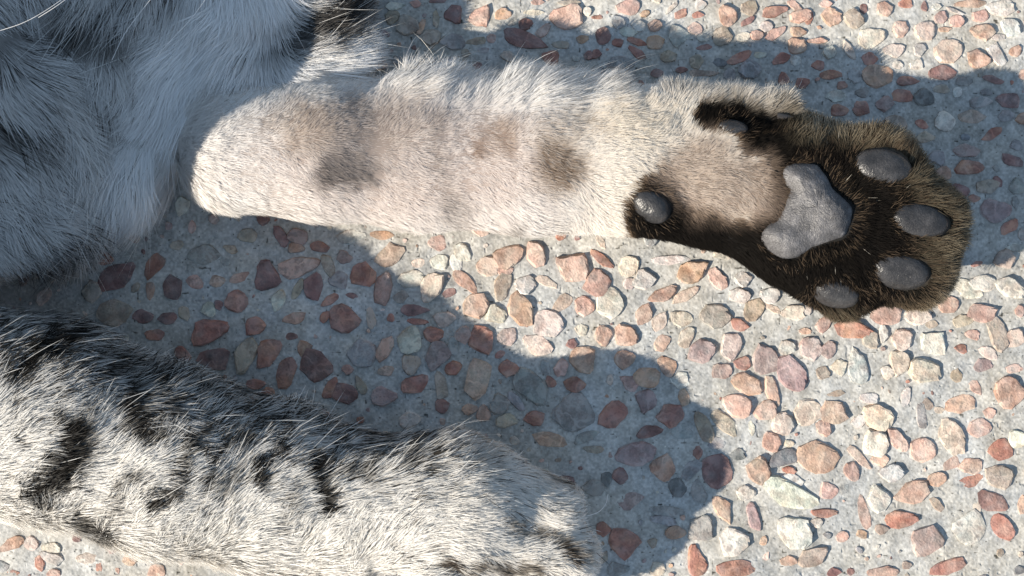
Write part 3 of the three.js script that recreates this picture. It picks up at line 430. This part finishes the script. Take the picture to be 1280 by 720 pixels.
const hairMat = new THREE.MeshPhysicalMaterial({ vertexColors: true, roughness: 0.8, specularIntensity: 0.14, transmission: 0.36, thickness: 0 });
const oneHair = (c) => { const k = 0.7 * sstep(0.06, 0.5, c[0] * 0.3 + c[1] * 0.6 + c[2] * 0.1); return c.map((v) => { const q = (1 - v) / (1 + v); return mix(v, 1 - q * q, k); }); };    // light goes from hair to hair: what a single hair must reflect for the coat to look like c
class Coat {                       // strands of S segments, joined into one mesh
  constructor(max, S) { this.S = S; this.V = (2 * S + 1) * 3; this.T = (2 * S - 1) * 3; this.p = new Float32Array(max * this.V); this.n = new Float32Array(max * this.V); this.c = new Float32Array(max * this.V); this.i = new Uint32Array(max * this.T); this.k = 0; this.max = max; }
  strand(x, y, z, n, d, len, lift, bend, width, root, tip, roll, pull) {
    if (this.k >= this.max) return;
    const S = this.S, cl = Math.cos(lift), sl = Math.sin(lift), q = this.k * (2 * S + 1), o0 = this.k * this.V;
    let v = 0;
    let wx = d[1] * n[2] - d[2] * n[1], wy = d[2] * n[0] - d[0] * n[2], wz = d[0] * n[1] - d[1] * n[0];
    const cr = Math.cos(roll), sr = Math.sin(roll); wx = wx * cr + n[0] * sr; wy = wy * cr + n[1] * sr; wz = wz * cr + n[2] * sr;
    let fx = n[0] * cr - wx * sr * 0.5 + d[0] * -sl * 0.6, fy = n[1] * cr - wy * sr * 0.5 - d[1] * sl * 0.6, fz = n[2] * cr - wz * sr * 0.5 - d[2] * sl * 0.6;
    const fl = Math.hypot(fx, fy, fz) || 1; fx /= fl; fy /= fl; fz /= fl;
    for (let s = 0; s <= S; s++) {
      const t = s / S, a = len * t * cl, b = len * t * sl * (1 - bend * t), w = width * (s === 0 ? 0.8 : s === S ? 0 : 1 - 0.34 * t), pt = t * t;
      const cx = x + d[0] * a + n[0] * b + pull[0] * pt, cy = Math.max(1.2, y + d[1] * a + n[1] * b + pull[1] * pt), cz = z + d[2] * a + n[2] * b + pull[2] * pt;
      const mixT = sstep(0.05, 0.85, t), r = mix(root[0], tip[0], mixT), g = mix(root[1], tip[1], mixT), bl = mix(root[2], tip[2], mixT);
      for (const sgn of s < S ? [-1, 1] : [0]) {
        const o = o0 + v * 3; this.p[o] = (cx + wx * w * sgn) * U; this.p[o + 1] = (cy + wy * w * sgn) * U; this.p[o + 2] = (cz + wz * w * sgn) * U;
        this.n[o] = fx; this.n[o + 1] = fy; this.n[o + 2] = fz; this.c[o] = r; this.c[o + 1] = g; this.c[o + 2] = bl; v++;
      }
    }
    let w = this.k * this.T;
    for (let s = 0; s < S; s++) { const e = q + 2 * s; if (s < S - 1) { this.i.set([e, e + 1, e + 3, e, e + 3, e + 2], w); w += 6; } else this.i.set([e, e + 1, e + 2], w); }
    this.k++;
  }
  mesh(name) {
    const g = new THREE.BufferGeometry(), k = this.k;
    g.setAttribute('position', new THREE.BufferAttribute(this.p.subarray(0, k * this.V), 3)); g.setAttribute('normal', new THREE.BufferAttribute(this.n.subarray(0, k * this.V), 3)); g.setAttribute('color', new THREE.BufferAttribute(this.c.subarray(0, k * this.V), 3));
    g.setIndex(new THREE.BufferAttribute(this.i.subarray(0, k * this.T), 1));
    const m = part(name, g, hairMat, cat); m.userData = { kind: 'stuff' }; return m;
  }
}
const rh = rng(4242), shortFur = new Coat(420000, 2), fur = new Coat(280000, 3), guard = new Coat(14000, 4);
{
  const P = net.P, I = net.I;
  let made = 0;
  for (let f = 0; f < I.length; f += 3) {
    const a = I[f] * 3, b = I[f + 1] * 3, c = I[f + 2] * 3;
    const e1 = [P[b] - P[a], P[b + 1] - P[a + 1], P[b + 2] - P[a + 2]], e2 = [P[c] - P[a], P[c + 1] - P[a + 1], P[c + 2] - P[a + 2]];
    const cx = (P[a] + P[b] + P[c]) / 3, cy = (P[a + 1] + P[b + 1] + P[c + 1]) / 3, cz = (P[a + 2] + P[b + 2] + P[c + 2]) / 3;
    const vx = 640 + cx / (1 - cy / HC), vy = 360 + cz / (1 - cy / HC);
    if (vx < -330 || vy < -240 || vy > 860) continue;
    const N3 = [e1[1] * e2[2] - e1[2] * e2[1], e1[2] * e2[0] - e1[0] * e2[2], e1[0] * e2[1] - e1[1] * e2[0]], A = Math.hypot(...N3) / 2;
    if (N3[1] / (2 * A) < -0.2) continue;
    const out = Math.max(-vx, -vy, vy - 720, 0), away = out > 70 ? 0.1 : 1;
    field(cx, cy, cz);
    const l = limbD[0] <= limbD[1] && limbD[0] <= limbD[2] ? 0 : limbD[1] <= limbD[2] ? 1 : 2;
    let dens = [1.45, 0.72, 0.5][l] * away; if (l === 0 && cx > px(760, 90)) dens = 1.4;
    if (l === 2 && Math.abs(U0(cx, 2) - 335) < 45 && cz < pz(90, 130)) dens *= 2;
    let want = A * dens; want = Math.floor(want) + (rh() < want % 1 ? 1 : 0);
    for (let q = 0; q < want; q++) {
      let s = rh(), t = rh(); if (s + t > 1) { s = 1 - s; t = 1 - t; }
      const x = P[a] + e1[0] * s + e2[0] * t, y = P[a + 1] + e1[1] * s + e2[1] * t, z = P[a + 2] + e1[2] * s + e2[2] * t;
      const u = U0(x, l), v = V0(z, l); let pd = 1e9;
      if (l === 0) { pd = padDist(u, v); if (pd < -2.5 && y > 55) continue; }
      const n = grad(x, y, z), k = coat(u, v, l, n[1]), fl = flow(u, v, l);
      // clump
      const cs = k.clump, ci = Math.floor(x / cs + rh() * 0.5), cj = Math.floor(y / cs + rh() * 0.5), ck = Math.floor(z / cs + rh() * 0.5), h1 = hash(ci, cj, ck), h2 = hash(ci + 91, cj, ck), h3 = hash(ci, cj + 57, ck);
      const ang = (h1 - 0.5) * 0.6 + (rh() - 0.5) * (l === 2 ? 0.4 : 0.55), ca = Math.cos(ang), sa = Math.sin(ang);
      let dx = fl[0] * ca - fl[1] * sa, dz = fl[0] * sa + fl[1] * ca, dn = dx * n[0] + dz * n[2];
      let d = [dx - n[0] * dn, -n[1] * dn, dz - n[2] * dn]; const dl = Math.hypot(...d);
      d = dl < 0.05 ? [n[2], 0, -n[0]] : [d[0] / dl, d[1] / dl, d[2] / dl];
      let len = k.len * (0.55 + rh() * 0.75) * (pd < 16 ? 1.15 : 1), lift = k.lift * (0.5 + h2 * 0.6 + rh() * 0.5);
            if (pd < 16) lift += 0.1;
      let root = k.root, tip = k.tip; const br = 0.86 + rh() * 0.2 + (h3 - 0.5) * 0.2;
      if (rh() * 0.55 + h3 * 0.45 < k.pepper) { tip = [tip[0] * 0.16, tip[1] * 0.15, tip[2] * 0.14]; root = BLACK; }
      else if (l === 0 && u > 960 && rh() < 0.001) { tip = [0.42, 0.36, 0.27]; len *= 1.15; }
      if (l === 0 && u > 1000 && pd < 11 && rh() < 0.22) tip = [0.12, 0.085, 0.055];
      const bv = l === 2 ? br * (0.72 + rh() * 0.4) : br;
      tip = oneHair(tip.map((q) => Math.min(0.93, q * bv))); root = oneHair(root);
      const pk = l === 0 ? 0.22 : 0.42, pull = [((ci + 0.5 + (h2 - 0.5) * 0.6) * cs - x) * pk, 0, ((ck + 0.5 + (h3 - 0.5) * 0.6) * cs - z) * pk];
      (l === 0 ? shortFur : fur).strand(x - n[0] * 1.5, y - n[1] * 1.5, z - n[2] * 1.5, n, d, len, lift, 0.2 + rh() * 0.35, (l === 0 ? 0.36 + rh() * 0.2 : 0.40 + rh() * 0.26) * k.thick * (away < 1 ? 2 : 1), root, tip, (rh() - 0.5) * (l === 0 ? 1.1 : l === 1 ? 1.5 : 0.7), pull);
      made++;
      // long guard hairs along the upper edges
      const edge = 1 - Math.abs(n[1]), upper = n[2] < -0.1;
      const p = l === 1 ? (upper ? 0.010 : 0.001) : l === 2 ? (u > 90 ? 0.012 : 0.003) : upper && edge > 0.3 && u > 480 && u < 1000 ? 0.010 : 0;
      if (rh() < p) {
        const light = rh() < (l === 2 && u > 90 ? 0.95 : 0.75);
        guard.strand(x, y, z, n, d, len * (1.35 + rh() * 0.8), lift * 1.05, 0.3 + rh() * 0.6, l === 2 ? 0.28 : 0.38, light ? [0.5, 0.48, 0.45] : BLACK, light ? [0.9, 0.88, 0.84] : [0.05, 0.045, 0.04], (rh() - 0.5) * 1.2, [0, 0, 0]);
      }
    }
  }
  // fur that stands round the pads and hangs over their rims
  for (const p of padList) {
    const c = new THREE.CatmullRomCurve3(p.pts.map(([x, y]) => new THREE.Vector3(x, 0, y)), true), count = p.name === 'palm_pad' ? 620 : 330;
    for (let i = 0; i < count; i++) {
      const q = c.getPoint(rh()), dx = q.x - p.c[0], dy = q.z - p.c[1], r = Math.hypot(dx, dy), off = rh() * 7 - 1.5, u = q.x + dx / r * off, v = q.z + dy / r * off, x = planX(u, 0), z = planZ(v, 0), y = topOf(x, z);
      const n = grad(x, y, z), fl = flow(u, v, 0), into = -(fl[0] * dx + fl[1] * dy) / r, a = (rh() - 0.5) * 1.3;
      let ex = fl[0] * Math.cos(a) - fl[1] * Math.sin(a), ez = fl[0] * Math.sin(a) + fl[1] * Math.cos(a); if (into < 0) { ex += dx / r * 0.6; ez += dy / r * 0.6; }
      const dn = ex * n[0] + ez * n[2]; ex -= n[0] * dn; ez -= n[2] * dn; const ey = -n[1] * dn, el = Math.hypot(ex, ey, ez) || 1, k = coat(u, v, 0, 1), warm = rh() < 0.25 ? [0.17, 0.12, 0.08] : k.tip;
      shortFur.strand(x, y - 1, z, n, [ex / el, ey / el, ez / el], 13 + rh() * 9, 0.55 + rh() * 0.5, 0.5, 0.4, k.root, warm, (rh() - 0.5) * 1.4, [0, 0, 0]);
    }
  }
  console.log('hairs', made, shortFur.k, fur.k, guard.k, 'net tris', net.I.length / 3);
  shortFur.mesh('short_fur'); fur.mesh('fur'); guard.mesh('guard_hair');
}
{ // single long white hairs that stand out from the chest and paw
  const m = new THREE.MeshPhysicalMaterial({ color: new THREE.Color().setRGB(0.85, 0.83, 0.8), roughness: 0.4 });
  const hair = (r, ...pts) => { const c = new THREE.CatmullRomCurve3(pts.map(([x, y, h]) => new THREE.Vector3(px(x, h) * U, h * U, pz(y, h) * U))); part('long_hair', new THREE.TubeGeometry(c, 26, r * U, 5), m, cat); };
  hair(0.3, [-12, 42, 300], [30, 28, 300], [62, 10, 296], [92, -12, 288]); hair(0.32, [48, 22, 285], [70, 8, 285], [92, -8, 280]);
  hair(0.32, [140, 75, 205], [156, 42, 215], [178, 12, 216], [196, -10, 214]); hair(0.3, [176, 96, 190], [205, 60, 195], [240, 22, 186], [262, -8, 178]);
  hair(0.5, [734, 645, 40], [748, 640, 34], [757, 630, 26], [760, 618, 18]);
}
renderer.render(scene, camera);
